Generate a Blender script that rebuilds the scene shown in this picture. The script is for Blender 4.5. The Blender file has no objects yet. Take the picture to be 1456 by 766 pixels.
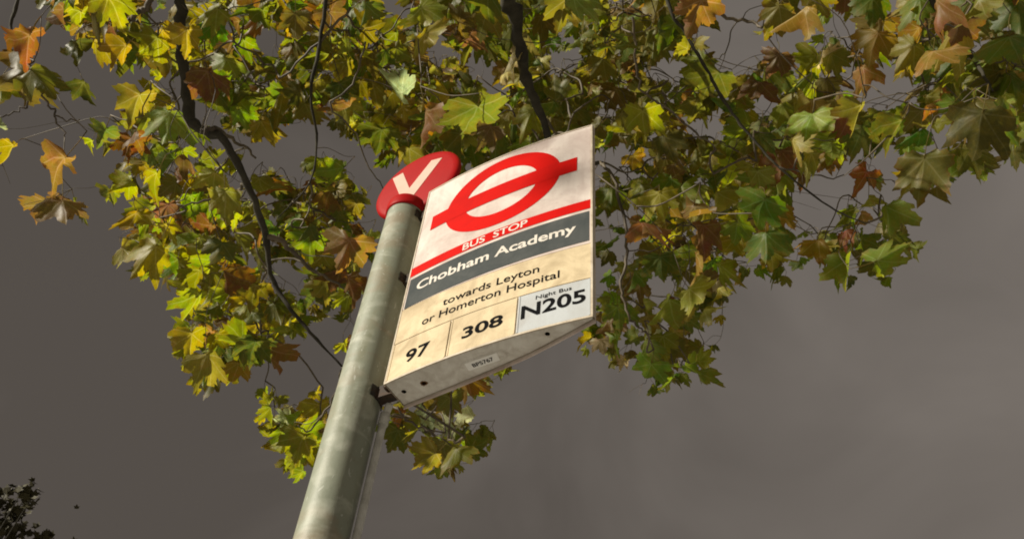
import bpy, math, random
import numpy as np
from mathutils import Vector, Matrix
from mathutils.geometry import delaunay_2d_cdt

random.seed(7)
rng = np.random.default_rng(11)
scene = bpy.context.scene
COL = scene.collection
Z0 = 2.70                       # height of the sign's lower edge above the pavement

# ------------------------------------------------------------------ camera
RIGHT = np.array([0.87839142, 0.47299748, 0.06857046])
UP = np.array([0.31646038, -0.68310842, 0.65819124])
FW = np.array([-0.35816385, 0.5564497, 0.74972154])
CAM = np.array([0.89304889, -0.9706536, -1.09486226 + Z0])
FPX = 1222.7
cd = bpy.data.cameras.new("camera")
cam = bpy.data.objects.new("camera", cd)
COL.objects.link(cam)
cam.matrix_world = Matrix(((RIGHT[0], UP[0], -FW[0], CAM[0]),
                           (RIGHT[1], UP[1], -FW[1], CAM[1]),
                           (RIGHT[2], UP[2], -FW[2], CAM[2]), (0, 0, 0, 1)))
cd.sensor_width = 36.0
cd.lens = FPX / 1456 * 36.0
cd.clip_start = 0.05
cd.clip_end = 3000
scene.camera = cam


def at(px, py, dist):
    d = FW + RIGHT * (px - 728) / FPX - UP * (py - 383) / FPX
    return CAM + d / np.linalg.norm(d) * dist


# ------------------------------------------------------------------ light
SUN_EL = math.radians(25)
TOSUN = np.array([-0.45, -0.71, 0.0])
TOSUN = TOSUN / np.linalg.norm(TOSUN) * math.cos(SUN_EL) + np.array([0, 0, math.sin(SUN_EL)])
ld = bpy.data.lights.new("sun", 'SUN')
ld.energy = 5.0
ld.angle = math.radians(1.4)
ld.color = (1.0, 0.925, 0.78)
lo = bpy.data.objects.new("sun", ld)
COL.objects.link(lo)
lo.location = (-6, -8, 14)
lo.rotation_euler = Vector(-TOSUN).to_track_quat('-Z', 'Y').to_euler()

# ------------------------------------------------------------------ night sky (low cloud lit by the town)
w = bpy.data.worlds.new("World")
scene.world = w
w.use_nodes = True
nt = w.node_tree
bg = nt.nodes['Background']
tc = nt.nodes.new('ShaderNodeTexCoord')
sep = nt.nodes.new('ShaderNodeSeparateXYZ')
nt.links.new(tc.outputs['Generated'], sep.inputs[0])
vd = nt.nodes.new('ShaderNodeVectorMath'); vd.operation = 'DOT_PRODUCT'
nt.links.new(tc.outputs['Generated'], vd.inputs[0])
vd.inputs[1].default_value = (0.98, 0.26, 0.28)      # the town glow is stronger towards this side
mr = nt.nodes.new('ShaderNodeMapRange')
mr.inputs['From Min'].default_value = -0.45; mr.inputs['From Max'].default_value = 0.8
nt.links.new(vd.outputs['Value'], mr.inputs['Value'])
nz = nt.nodes.new('ShaderNodeTexNoise'); nz.inputs['Scale'].default_value = 3.0
nz.inputs['Detail'].default_value = 4; nz.inputs['Roughness'].default_value = .55
nz.inputs['Distortion'].default_value = .6
nt.links.new(tc.outputs['Generated'], nz.inputs['Vector'])
ma = nt.nodes.new('ShaderNodeMath'); ma.operation = 'MULTIPLY_ADD'
nt.links.new(nz.outputs['Fac'], ma.inputs[0]); ma.inputs[1].default_value = 1.15
nt.links.new(mr.outputs[0], ma.inputs[2])
cr = nt.nodes.new('ShaderNodeValToRGB')
cr.color_ramp.elements[0].position = 0.40; cr.color_ramp.elements[0].color = (0.077, 0.066, 0.057, 1)
cr.color_ramp.elements[1].position = 1.0; cr.color_ramp.elements[1].color = (0.168, 0.147, 0.129, 1)
ms = nt.nodes.new('ShaderNodeMath'); ms.operation = 'MULTIPLY'; ms.inputs[1].default_value = .62
nt.links.new(ma.outputs[0], ms.inputs[0])
nt.links.new(ms.outputs[0], cr.inputs[0])
nt.links.new(cr.outputs['Color'], bg.inputs['Color'])
bg.inputs['Strength'].default_value = 0.94

scene.view_settings.view_transform = 'Standard'
scene.view_settings.look = 'None'
scene.view_settings.exposure = 0.30
scene.view_settings.gamma = 1.0
scene.render.engine = 'CYCLES'
scene.cycles.filter_width = 1.9
scene.cycles.max_bounces = 8
scene.cycles.transmission_bounces = 6


# ------------------------------------------------------------------ materials
def new_mat(name):
    m = bpy.data.materials.new(name)
    m.use_nodes = True
    return m, m.node_tree, m.node_tree.nodes['Principled BSDF']


def N(t, kind, **kw):
    n = t.nodes.new(kind)
    for k, v in kw.items():
        setattr(n, k, v)
    return n


def noise(t, vec, scale, detail=5, rough=.55, dist=0.0):
    n = N(t, 'ShaderNodeTexNoise')
    n.inputs['Scale'].default_value = scale
    n.inputs['Detail'].default_value = detail
    n.inputs['Roughness'].default_value = rough
    n.inputs['Distortion'].default_value = dist
    t.links.new(vec, n.inputs['Vector'])
    return n.outputs['Fac']


def ramp(t, fac, stops):
    r = N(t, 'ShaderNodeValToRGB')
    e = r.color_ramp.elements
    while len(e) < len(stops):
        e.new(0.5)
    for i, (p, c) in enumerate(stops):
        e[i].position = p
        e[i].color = (c, c, c, 1) if not hasattr(c, '__len__') else (*c, 1)
    t.links.new(fac, r.inputs[0])
    return r.outputs['Color']


def mix(t, fac, a, b):
    m = N(t, 'ShaderNodeMix', data_type='RGBA')
    if hasattr(fac, 'links'):
        t.links.new(fac, m.inputs[0])
    else:
        m.inputs[0].default_value = fac
    for i, v in ((6, a), (7, b)):
        if hasattr(v, 'links'):
            t.links.new(v, m.inputs[i])
        else:
            m.inputs[i].default_value = (*v, 1)
    return m.outputs[2]


def objco(t, scale=(1, 1, 1)):
    c = N(t, 'ShaderNodeTexCoord')
    mp = N(t, 'ShaderNodeMapping')
    mp.inputs['Scale'].default_value = scale
    t.links.new(c.outputs['Object'], mp.inputs['Vector'])
    return mp.outputs['Vector']


def bump(t, b, h, strength, dist=.002):
    n = N(t, 'ShaderNodeBump')
    n.inputs['Strength'].default_value = strength
    n.inputs['Distance'].default_value = dist
    t.links.new(h, n.inputs['Height'])
    t.links.new(n.outputs[0], b.inputs['Normal'])


def weathered(name, base, dirt, amount=.5, rough=.55, scale=14, spec=.10, streak=True):
    """painted or printed surface with blotchy grime and vertical rain streaks"""
    m, t, b = new_mat(name)
    v = objco(t)
    f1 = noise(t, v, scale, 7, .62, .6)
    k = ramp(t, f1, [(.40, 0.0), (.68, amount)])
    col = mix(t, k, base, dirt)
    if streak:
        f2 = noise(t, objco(t, (1, 1, .12)), 60, 3, .5)
        col = mix(t, ramp(t, f2, [(.5, 0.0), (.85, amount * .5)]), col, dirt)
    f3 = noise(t, v, scale * 14, 3, .6)
    col = mix(t, ramp(t, f3, [(.60, 0.0), (.78, amount * .7)]), col, dirt)
    t.links.new(col, b.inputs['Base Color'])
    b.inputs['Roughness'].default_value = rough
    b.inputs['Specular IOR Level'].default_value = spec
    bump(t, b, f3, .06)
    return m


M = {}
M['white'] = weathered('white_panel', (.680, .605, .555), (.40, .305, .275), .80, scale=8)
M['cream'] = weathered('cream_panel', (.650, .535, .350), (.38, .295, .18), .85, scale=16)
M['night'] = weathered('blue_grey_panel', (.47, .50, .52), (.33, .31, .29), .45, scale=14)
M['dark'] = weathered('charcoal_panel', (.052, .060, .062), (.115, .12, .115), .5, scale=12, spec=.04)
M['red'] = weathered('red_print', (.56, .007, .004), (.36, .006, .006), .5, spec=.03, scale=10, streak=False)
M['disc'] = weathered('red_enamel', (.36, .006, .007), (.24, .007, .008), .4, rough=.5, scale=10, streak=False)
M['ink'] = weathered('black_print', (.007, .007, .008), (.02, .02, .02), .2, rough=.8, spec=.02, streak=False)
M['letter'] = weathered('white_print', (.66, .62, .56), (.50, .45, .39), .35, streak=False)
M['pink'] = weathered('faded_letter_white', (.66, .47, .39), (.52, .35, .28), .4, streak=False)
M['frame'] = weathered('frame_aluminium', (.60, .53, .43), (.34, .27, .19), .75, rough=.5, scale=20)
M['under'] = weathered('galvanised_plate', (.76, .745, .70), (.40, .35, .29), .65, rough=.5, scale=26)
M['rust'] = weathered('rust_stain', (.19, .085, .03), (.05, .025, .012), .8, rough=.9, scale=60, streak=False)
M['bracket'] = weathered('bracket_steel', (.035, .033, .030), (.08, .04, .02), .6, rough=.6, scale=40)
M['plate'] = weathered('label_film', (.93, .93, .91), (.75, .73, .69), .4, streak=False)
M['conduit'] = weathered('conduit_galvanised', (.58, .58, .54), (.22, .21, .18), .6, rough=.4, scale=30)


def pole_mat():
    m, t, b = new_mat('pole_paint')
    v = objco(t)
    base = mix(t, noise(t, v, 9, 6, .6, .5), (.205, .228, .178), (.285, .300, .232))
    # green algae film and brown smears, both running down the tube
    alg = noise(t, objco(t, (1, 1, .25)), 16, 5, .6, .8)
    col = mix(t, ramp(t, alg, [(.48, 0.0), (.66, .7)]), base, (.20, .205, .135))
    sm = noise(t, objco(t, (1, 1, 1.5)), 11, 3, .5, .5)
    col = mix(t, ramp(t, sm, [(.52, 0.0), (.72, .65)]), col, (.25, .195, .13))
    pale = noise(t, objco(t, (1, 1, 1.7)), 13, 3, .5, .7)
    col = mix(t, ramp(t, pale, [(.54, 0.0), (.76, .6)]), col, (.50, .51, .43))
    dr = noise(t, objco(t, (1, 1, .05)), 48, 4, .55)
    col = mix(t, ramp(t, dr, [(.54, 0.0), (.72, .4)]), col, (.17, .16, .11))
    scr = noise(t, objco(t, (1, 1, .35)), 95, 2, .5, 1.2)
    col = mix(t, ramp(t, scr, [(.66, 0.0), (.71, .5)]), col, (.52, .53, .48))
    sp = noise(t, v, 150, 3, .6)
    col = mix(t, ramp(t, sp, [(.62, 0.0), (.76, .55)]), col, (.16, .15, .11))
    t.links.new(col, b.inputs['Base Color'])
    b.inputs['Roughness'].default_value = .5
    b.inputs['Specular IOR Level'].default_value = .3
    bump(t, b, sp, .15)
    return m


M['pole'] = pole_mat()


def leaf_mat():
    m, t, b = new_mat('plane_leaf')
    a = N(t, 'ShaderNodeAttribute', attribute_name='tone')
    uv = N(t, 'ShaderNodeAttribute', attribute_name='blade')     # x,y in the blade, z = how near the margin
    s = N(t, 'ShaderNodeSeparateXYZ')
    t.links.new(uv.outputs['Vector'], s.inputs[0])

    def math_(op, a_, b_=None, c_=None):
        n = N(t, 'ShaderNodeMath', operation=op)
        for i, q in enumerate((a_, b_, c_)):
            if q is None:
                continue
            if hasattr(q, 'links'):
                t.links.new(q, n.inputs[i])
            else:
                n.inputs[i].default_value = q
        return n.outputs[0]
    ang = math_('ARCTAN2', s.outputs['X'], s.outputs['Y'])
    r = math_('SQRT', math_('ADD', math_('MULTIPLY', s.outputs['X'], s.outputs['X']),
                            math_('MULTIPLY', s.outputs['Y'], s.outputs['Y'])))
    step = math.radians(47)
    dev = math_('PINGPONG', math_('ABSOLUTE', ang), step / 1.0)
    dev = math_('MINIMUM', math_('ABSOLUTE', math_('SUBTRACT', math_('ABSOLUTE', ang), step)),
                math_('MINIMUM', math_('ABSOLUTE', ang),
                      math_('ABSOLUTE', math_('SUBTRACT', math_('ABSOLUTE', ang), step * 2))))
    dist = math_('MULTIPLY', r, dev)
    width = math_('MULTIPLY_ADD', r, -.011, .019)
    vein = math_('LESS_THAN', dist, width)
    # side veins running off the main ones
    side = math_('FRACT', math_('MULTIPLY', math_('SUBTRACT', r, math_('MULTIPLY', dist, .9)), 8.0))
    side = math_('MULTIPLY', math_('LESS_THAN', side, .10), .45)
    allv = math_('MAXIMUM', vein, side)
    n1 = noise(t, uv.outputs['Vector'], 3.5, 5, .6, .4)
    co = objco(t)
    n2 = noise(t, co, 38, 5, .65, .6)
    n3 = noise(t, co, 190, 3, .6)
    # autumn: blotches, and browning from the margin inwards
    col = mix(t, ramp(t, n2, [(.44, 0.0), (.72, .6)]), a.outputs['Color'], (.18, .145, .028))
    n4 = noise(t, co, 13, 3, .55)
    hs3 = N(t, 'ShaderNodeHueSaturation')
    hs3.inputs['Hue'].default_value = .545
    hs3.inputs['Value'].default_value = .72
    t.links.new(col, hs3.inputs['Color'])
    col = mix(t, ramp(t, n4, [(.45, 0.0), (.62, .45)]), col, hs3.outputs['Color'])
    hs4 = N(t, 'ShaderNodeHueSaturation')
    hs4.inputs['Hue'].default_value = .475
    hs4.inputs['Value'].default_value = 1.12
    t.links.new(col, hs4.inputs['Color'])
    col = mix(t, ramp(t, noise(t, co, 17, 3, .55, .4), [(.50, 0.0), (.64, .8)]), col, hs4.outputs['Color'])
    mg = math_('ADD', math_('MULTIPLY', s.outputs['Z'], .62), math_('MULTIPLY', n2, .5))
    edge = N(t, 'ShaderNodeMath', operation='MULTIPLY')
    t.links.new(ramp(t, mg, [(.76, 0.0), (.96, .9)]), edge.inputs[0])
    t.links.new(a.outputs['Alpha'], edge.inputs[1])
    col = mix(t, edge.outputs[0], col, (.17, .075, .022))
    col = mix(t, ramp(t, n3, [(.62, 0.0), (.72, .5)]), col, (.05, .03, .012))
    hs = N(t, 'ShaderNodeHueSaturation')
    hs.inputs['Saturation'].default_value = .75
    hs.inputs['Value'].default_value = 1.8
    t.links.new(col, hs.inputs['Color'])
    col = mix(t, math_('MULTIPLY', allv, .42), col, hs.outputs['Color'])
    t.links.new(col, b.inputs['Base Color'])
    b.inputs['Roughness'].default_value = .46
    b.inputs['Specular IOR Level'].default_value = .22
    hgt = math_('ADD', math_('MULTIPLY', allv, -1.0), math_('MULTIPLY', n2, .8))
    bump(t, b, hgt, .35, .003)
    tr = N(t, 'ShaderNodeBsdfTranslucent')
    hs2 = N(t, 'ShaderNodeHueSaturation')
    hs2.inputs['Saturation'].default_value = 1.18
    hs2.inputs['Value'].default_value = 2.5
    t.links.new(col, hs2.inputs['Color'])
    t.links.new(hs2.outputs['Color'], tr.inputs['Color'])
    mx = N(t, 'ShaderNodeMixShader')
    mx.inputs[0].default_value = .48
    t.links.new(b.outputs[0], mx.inputs[1])
    t.links.new(tr.outputs[0], mx.inputs[2])
    t.links.new(mx.outputs[0], t.nodes['Material Output'].inputs['Surface'])
    return m


M['leaf'] = leaf_mat()


def bark_mat():
    m, t, b = new_mat('plane_bark')
    v = objco(t)
    f = noise(t, v, 22, 6, .6, .5)
    col = mix(t, ramp(t, f, [(.35, 0.0), (.7, 1.0)]), (.022, .019, .012), (.050, .044, .028))
    f2 = noise(t, v, 7, 4, .5, 1.0)
    col = mix(t, ramp(t, f2, [(.56, 0.0), (.66, .5)]), col, (.085, .076, .050))
    t.links.new(col, b.inputs['Base Color'])
    b.inputs['Roughness'].default_value = .9
    bump(t, b, f, .5, .006)
    return m


M['bark'] = bark_mat()


def twig_mat():
    m, t, b = new_mat('twig_bark')
    f = noise(t, objco(t), 9, 4, .6)
    col = mix(t, ramp(t, f, [(.35, 0.0), (.7, 1.0)]), (.055, .042, .028), (.16, .125, .08))
    t.links.new(col, b.inputs['Base Color'])
    b.inputs['Roughness'].default_value = .65
    return m


M['twig'] = twig_mat()


def plain(name, c1, c2, scale, rough=.8, bumpd=.01):
    m, t, b = new_mat(name)
    v = objco(t)
    f = noise(t, v, scale, 7, .65)
    t.links.new(mix(t, f, c1, c2), b.inputs['Base Color'])
    b.inputs['Roughness'].default_value = rough
    bump(t, b, f, .3, bumpd)
    return m


M['paving'] = plain('paving_slab', (.30, .285, .26), (.42, .40, .365), 6)
M['ground'] = plain('rough_ground', (.10, .095, .08), (.17, .155, .13), 2)
M['farleaf'] = plain('far_foliage', (.030, .028, .005), (.05, .040, .009), 3, .7)  # the unlit look of the far crown is put into this dark colour


# ------------------------------------------------------------------ object helpers
def link(o, parent=None):
    COL.objects.link(o)
    if parent is not None:
        o.parent = parent
    return o


def mesh_obj(name, verts, faces, mats, parent=None, midx=None, smooth=False):
    me = bpy.data.meshes.new(name)
    me.from_pydata([tuple(map(float, v)) for v in verts], [], [tuple(f) for f in faces])
    for m in (mats if isinstance(mats, (list, tuple)) else [mats]):
        me.materials.append(m)
    if midx is not None:
        me.polygons.foreach_set('material_index', midx)
    if smooth:
        me.polygons.foreach_set('use_smooth', [True] * len(me.polygons))
    me.update()
    return link(bpy.data.objects.new(name, me), parent)


class MB:
    """collects shapes into one mesh"""
    def __init__(s):
        s.v, s.f, s.m, s.sm = [], [], [], []

    def add(s, v, f, m=0, smooth=False):
        k = len(s.v)
        s.v += [tuple(map(float, q)) for q in v]
        s.f += [tuple(i + k for i in q) for q in f]
        s.m += [m] * len(f)
        s.sm += [smooth] * len(f)
        return s

    def build(s, name, mats, parent=None):
        o = mesh_obj(name, s.v, s.f, mats, parent, s.m)
        o.data.polygons.foreach_set('use_smooth', s.sm)
        return o


def box(x0, x1, y0, y1, z0, z1):
    v = [(x, y, z) for z in (z0, z1) for y in (y0, y1) for x in (x0, x1)]
    f = [(0, 2, 3, 1), (4, 5, 7, 6), (0, 1, 5, 4), (2, 6, 7, 3), (0, 4, 6, 2), (1, 3, 7, 5)]
    return v, f


def lathe(prof, n=48, cx=0, cy=0):
    v, f = [], []
    for r, z in prof:
        for i in range(n):
            a = 2 * math.pi * i / n
            v.append((cx + r * math.cos(a), cy + r * math.sin(a), z))
    for k in range(len(prof) - 1):
        for i in range(n):
            j = (i + 1) % n
            f.append((k * n + i, k * n + j, (k + 1) * n + j, (k + 1) * n + i))
    return v, f


def smooth_path(pts, rad, sub=5):
    pts = np.array(pts, float); rad = np.array(rad, float)
    P = np.vstack([2 * pts[0] - pts[1], pts, 2 * pts[-1] - pts[-2]])
    out, ro = [], []
    for i in range(len(pts) - 1):
        p0, p1, p2, p3 = P[i:i + 4]
        for k in range(sub):
            u = k / sub
            out.append(.5 * (2 * p1 + (p2 - p0) * u + (2 * p0 - 5 * p1 + 4 * p2 - p3) * u * u + (3 * p1 - p0 - 3 * p2 + p3) * u ** 3))
            ro.append(rad[i] * (1 - u) + rad[i + 1] * u)
    out.append(pts[-1]); ro.append(rad[-1])
    return np.array(out), np.array(ro)


def tube(pts, rad, n=8, wob=0.0):
    pts = np.asarray(pts, float)
    v, f = [], []
    t0 = pts[1] - pts[0]
    up = np.cross(t0, [0.31, 0.2, 0.93]); up /= np.linalg.norm(up) + 1e-9
    for i, p in enumerate(pts):
        t = pts[min(i + 1, len(pts) - 1)] - pts[max(i - 1, 0)]
        t /= np.linalg.norm(t) + 1e-9
        up = up - t * np.dot(up, t); up /= np.linalg.norm(up) + 1e-9
        s = np.cross(t, up)
        for k in range(n):
            a = 2 * math.pi * k / n
            rr = rad[i] * (1 + wob * rng.normal())
            v.append(p + (up * math.cos(a) + s * math.sin(a)) * rr)
    for i in range(len(pts) - 1):
        for k in range(n):
            j = (k + 1) % n
            f.append((i * n + k, i * n + j, (i + 1) * n + j, (i + 1) * n + k))
    f.append(tuple(range(n))[::-1])
    f.append(tuple((len(pts) - 1) * n + k for k in range(n)))
    return v, f


def text_mesh(body, bold=0.0):
    """outlines of a word as (points, faces) in its own plane, normalised later"""
    cu = bpy.data.curves.new('lettering', 'FONT')
    cu.body = body
    cu.size = 1.0
    cu.offset = bold
    cu.resolution_u = 6
    o = bpy.data.objects.new('lettering', cu)
    COL.objects.link(o)
    dg = bpy.context.evaluated_depsgraph_get()
    dg.update()
    me = bpy.data.meshes.new_from_object(o.evaluated_get(dg))
    v = np.array([q.co[:2] for q in me.vertices])
    f = [tuple(p.vertices) for p in me.polygons]
    bpy.data.objects.remove(o)
    bpy.data.curves.remove(cu)
    bpy.data.meshes.remove(me)
    return v, f


_cap = text_mesh('H')[0][:, 1]
CAP0, CAP1 = _cap.min(), _cap.max()


def word(body, x0, x1, base, cap, bold=.012):
    v, f = text_mesh(body, bold)
    u = (v[:, 0] - v[:, 0].min()) / (v[:, 0].max() - v[:, 0].min())
    return np.stack([x0 + u * (x1 - x0), base + (v[:, 1] - CAP0) / (CAP1 - CAP0) * cap], 1), f


# ================================================================== BUS STOP
FW_, FH_ = 0.449, 0.6337          # sign face width and height


def bow(x):                        # the face is bowed outwards
    return -0.0157 * (1 - ((x - .225) / .225) ** 2)


BACK = [(0, .0708), (.116, .0605), (.2157, .0505), (.2976, .0400), (.361, .0275), (.410, .0165), (.449, .0075)]


def backy(x):
    return float(np.interp(x, [b[0] for b in BACK], [b[1] for b in BACK]))


def patch(x0, x1, z0, z1, off, th=.0012, nx=16):
    """a thin panel lying on the bowed face, front at `off` in front of it"""
    v, f = [], []
    xs = np.linspace(x0, x1, nx + 1)
    for x in xs:
        y = bow(x) - off
        v += [(x, y, z0), (x, y, z1), (x, y + th, z1), (x, y + th, z0)]
    for i in range(nx):
        a, b = 4 * i, 4 * i + 4
        f += [(a, b, b + 1, a + 1), (a + 1, b + 1, b + 2, a + 2), (a + 3, a, b, b + 3)][:2] + [(a, a + 3, b + 3, b)]
    f += [(0, 1, 2, 3), (4 * nx, 4 * nx + 3, 4 * nx + 2, 4 * nx + 1)]
    return v, f


def on_face(uv, off):
    return [(x, bow(x) - off, z) for x, z in uv]


def strip_shape(outer, inner, off):
    """closed ring between two outlines of the same length"""
    n = len(outer)
    v = on_face(outer, off) + on_face(inner, off)
    f = [(i, (i + 1) % n, n + (i + 1) % n, n + i) for i in range(n)]
    return v, f


stop = bpy.data.objects.new('bus_stop', None)
link(stop)
PX, PY, PR = -0.0918, 0.035, 0.0482
stop.location = (PX, PY, 0)
stop['label'] = 'grey bus stop pole carrying a bowed white sign, topped by a round red V disc'
stop['category'] = 'bus stop'


def part(o, parent):
    """parent keeping the part where it was modelled (sign coordinates)"""
    o.parent = parent
    return o


ORG = np.array([-PX, -PY, Z0])     # sign coordinates -> bus_stop coordinates


def sub(name, mb, mats, parent, own=ORG):
    mb.v = [tuple(np.array(q) + own) for q in mb.v]
    return mb.build(name, mats, parent)


# pole
mb = MB()
v, f = lathe([(PR, -Z0), (PR, -1.6), (PR, -.8), (PR, -.2), (PR, .2), (PR, .629)], 64, PX, PY)
mb.add(v, f, 0, True)
pole = sub('pole', mb, M['pole'], stop)
mb = MB()
v, f = lathe([(PR + .05, -Z0), (PR + .05, -Z0 + .012), (PR + .012, -Z0 + .02), (PR + .002, -Z0 + .05)], 48, PX, PY)
mb.add(v, f, 0, True)
sub('base_collar', mb, M['conduit'], stop)

# red cap on the pole
mb = MB()
v, f = lathe([(PR + .001, .622), (PR + .0045, .624), (PR + .005, .630), (PR + .005, .650), (PR + .0035, .658), (PR - .004, .664), (PR - .02, .668), (.0002, .669)], 64, PX, PY)
mb.add(v, f, 0, True)
sub('pole_cap', mb, M['disc'], stop)

# round letter disc
DX, DZ, DR = -0.078, 0.757, 0.1315
prof = [(0.0002, -.0115), (DR - .02, -.0115), (DR - .008, -.0100), (DR - .002, -.006), (DR, 0), (DR - .002, .006), (DR - .008, .0100), (DR - .02, .0115), (.0002, .0115)]
v, f = lathe(prof, 72)
v = [(DX + a, .0355 + c, DZ + b) for a, b, c in v]
mb = MB().add(v, f, 0, True)
disc = sub('letter_disc', mb, M['disc'], stop)
VY = .0355 - .0125
vp = [(-.1665, .826), (-.1345, .8345), (-.0955, .7392), (-.0416, .8352), (-.006, .826), (-.0776, .690), (-.1125, .698)]
mb = MB()
mb.add([(x, VY, z) for x, z in vp] + [(x, VY + .0015, z) for x, z in vp],
       [(0, 6, 2, 1), (6, 5, 2), (2, 5, 4, 3)] + [(i, (i + 1) % 7, 7 + (i + 1) % 7, 7 + i) for i in range(7)])
sub('letter', mb, M['pink'], disc)

# sign housing: bowed front, tapering back, open below with a fitted plate
xs = np.linspace(0, FW_, 25)
mb = MB()
plan = [(x, bow(x)) for x in xs] + [(x, backy(x)) for x in xs[::-1]]
n = len(plan)
v = [(x, y, 0) for x, y in plan] + [(x, y, FH_) for x, y in plan]
f = [(i, (i + 1) % n, n + (i + 1) % n, n + i) for i in range(n)]
f.append(tuple(range(n, 2 * n)))
mb.add(v, f, 0)
flag = sub('sign_flag', mb, M['frame'], stop)
flag['label'] = 'bowed wedge shaped bus stop sign with a red ring and bar'

# bottom plate with three bolt holes
holes = [(.0234, .0352, .0052), (.0736, .0301, .0050), (.3539, .0074, .0048)]
pts, edges = [], []
xin = np.linspace(.0015, FW_ - .004, 25)
outl = [(x, bow(x) + .0015) for x in xin] + [(x, backy(x) - .0015) for x in xin[::-1]]
pts += [Vector(p) for p in outl]
edges += [(i, (i + 1) % len(outl)) for i in range(len(outl))]
for hx, hy, hr in holes:
    k = len(pts)
    for i in range(18):
        a = 2 * math.pi * i / 18
        pts.append(Vector((hx + hr * math.cos(a), hy + hr * math.sin(a))))
        edges.append((k + i, k + (i + 1) % 18))
vv, ee, ff, *_ = delaunay_2d_cdt(pts, edges, [], 1, 1e-5)
mb = MB()
keep = []
for q in ff:
    c = sum((vv[i] for i in q), Vector((0, 0))) / len(q)
    if any((c.x - hx) ** 2 + (c.y - hy) ** 2 < (hr * .97) ** 2 for hx, hy, hr in holes):
        continue
    keep.append(tuple(q)[::-1])
mb.add([(p.x, p.y, .0022) for p in vv], keep)
sub('bottom_plate', mb, M['under'], flag)
mb = MB()                                          # rusted ring round the middle bolt hole
v, f = [], []
for i in range(28):
    a = 2 * math.pi * i / 28
    for r in (.0049, .0080 + .0007 * math.sin(3 * a + 1) + .0008 * math.sin(7 * a)):
        v.append((.0736 + r * math.cos(a), .0301 + r * math.sin(a) * .8, .0016))
f = [(2 * i, 2 * ((i + 1) % 28), 2 * ((i + 1) % 28) + 1, 2 * i + 1) for i in range(28)]
mb.add(v, f)
sub('rusty_washer', mb, M['rust'], flag)
# asset label in its slot
mb = MB()
sl = []
for i in range(13):
    a = -math.pi / 2 + math.pi * i / 12
    sl.append((.250 + .0125 * math.cos(a), .0205 + .0125 * math.sin(a)))
for i in range(13):
    a = math.pi / 2 + math.pi * i / 12
    sl.append((.176 + .0125 * math.cos(a), .0215 + .0125 * math.sin(a)))
n = len(sl)
inn = [((x - .213) * .955 + .213, (y - .021) * .82 + .021) for x, y in sl]
mb.add([(x, y, .0021) for x, y in sl] + [(x, y, -.0008) for x, y in inn],
       [tuple(range(n, 2 * n))] + [(i, (i + 1) % n, n + (i + 1) % n, n + i) for i in range(n)])
sub('label_slot', mb, M['under'], flag)
mb = MB()
q = [(.1765, .0118), (.2465, .0098), (.2435, .0298), (.1745, .0318)]
mb.add([(x, y, -.0018) for x, y in q] + [(x, y, -.0008) for x, y in q], [(0, 1, 2, 3), (0, 4, 5, 1), (1, 5, 6, 2), (2, 6, 7, 3), (3, 7, 4, 0)])
uv, f = word('BP5767', .1885, .2340, 0, .0088, .02)
mb.add([(x, .0255 - z - (x - .21) * .03, -.0022) for x, z in uv], f, 1)
sub('asset_label', mb, [M['plate'], M['ink']], flag)
# back sheet, its lower edge showing below the plate
mb = MB()
v, f = [], []
for x in xs:
    y = backy(x)
    v += [(x, y + .0003, -.0065), (x, y + .0028, -.0065), (x, y + .0028, FH_ - .002), (x, y + .0003, FH_ - .002)]
for i in range(len(xs) - 1):
    a, b = 4 * i, 4 * i + 4
    for k in range(4):
        f.append((a + k, b + k, b + (k + 1) % 4, a + (k + 1) % 4))
f += [(0, 1, 2, 3), (len(v) - 4, len(v) - 1, len(v) - 2, len(v) - 3)]
mb.add(v, f)
sub('back_sheet', mb, M['white'], flag)

# front: edge trim and panels
mb = MB()
mb.add(*patch(.0005, FW_ - .0005, -.0015, .0030, .0022, .003))
mb.add(*patch(.0003, .0040, .0032, FH_ - .0030, .0022, .003, 2))
mb.add(*patch(FW_ - .0045, FW_ - .0003, .0032, FH_ - .003, .0022, .003, 2))
mb.add(*patch(.0005, FW_ - .0005, FH_ - .0028, FH_ + .0005, .0022, .003))
sub('edge_trim', mb, M['frame'], flag)

mb = MB().add(*patch(.0042, FW_ - .0047, .2055, FH_ - .003, .0010))
sub('roundel_panel', mb, M['white'], flag)
# red ring with its bar
ex, ez = .2262, .4885
na = 96
ang = [2 * math.pi * i / na for i in range(na)]
outer = [(ex + .1495 * math.cos(a), ez + .1255 * math.sin(a)) for a in ang]
inner = [(ex + .0945 * math.cos(a), ez + .0815 * math.sin(a)) for a in ang]
mb = MB()
mb.add(*strip_shape(outer, inner, .0016))
bx = np.linspace(.0345, .4135, 30)
v = []
for x in bx:
    sk = (x - .225) * .020
    v += on_face([(x, .4608 + sk), (x, .5128 + sk)], .0019)
mb.add(v, [(2 * i, 2 * i + 2, 2 * i + 3, 2 * i + 1) for i in range(29)])
sub('roundel', mb, M['red'], flag)
mb = MB()
v = []
bx = np.linspace(.0042, FW_ - .0047, 30)
for x in bx:
    sk = (x - .225) * .018
    v += on_face([(x, .3130 + sk), (x, .3428 + sk)], .0018)
mb.add(v, [(2 * i, 2 * i + 2, 2 * i + 3, 2 * i + 1) for i in range(29)], 0)
uv, f = word('BUS  STOP', .1465, .3045, .3178, .0205, .012)
mb.add(on_face([(x, z + (x - .225) * .018) for x, z in uv], .0023), f, 1)
sub('stop_band', mb, [M['red'], M['letter']], flag)
mb = MB()
v = []
bx = np.linspace(.0085, FW_ - .0075, 30)
for x in bx:
    sk = (x - .225) * .020
    v += on_face([(x, .2098 + sk * .9), (x, .3035 + sk)], .0018)
mb.add(v, [(2 * i, 2 * i + 2, 2 * i + 3, 2 * i + 1) for i in range(29)], 0)
uv, f = word('Chobham Academy', .0335, .4145, .2500, .0265, .022)
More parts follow.
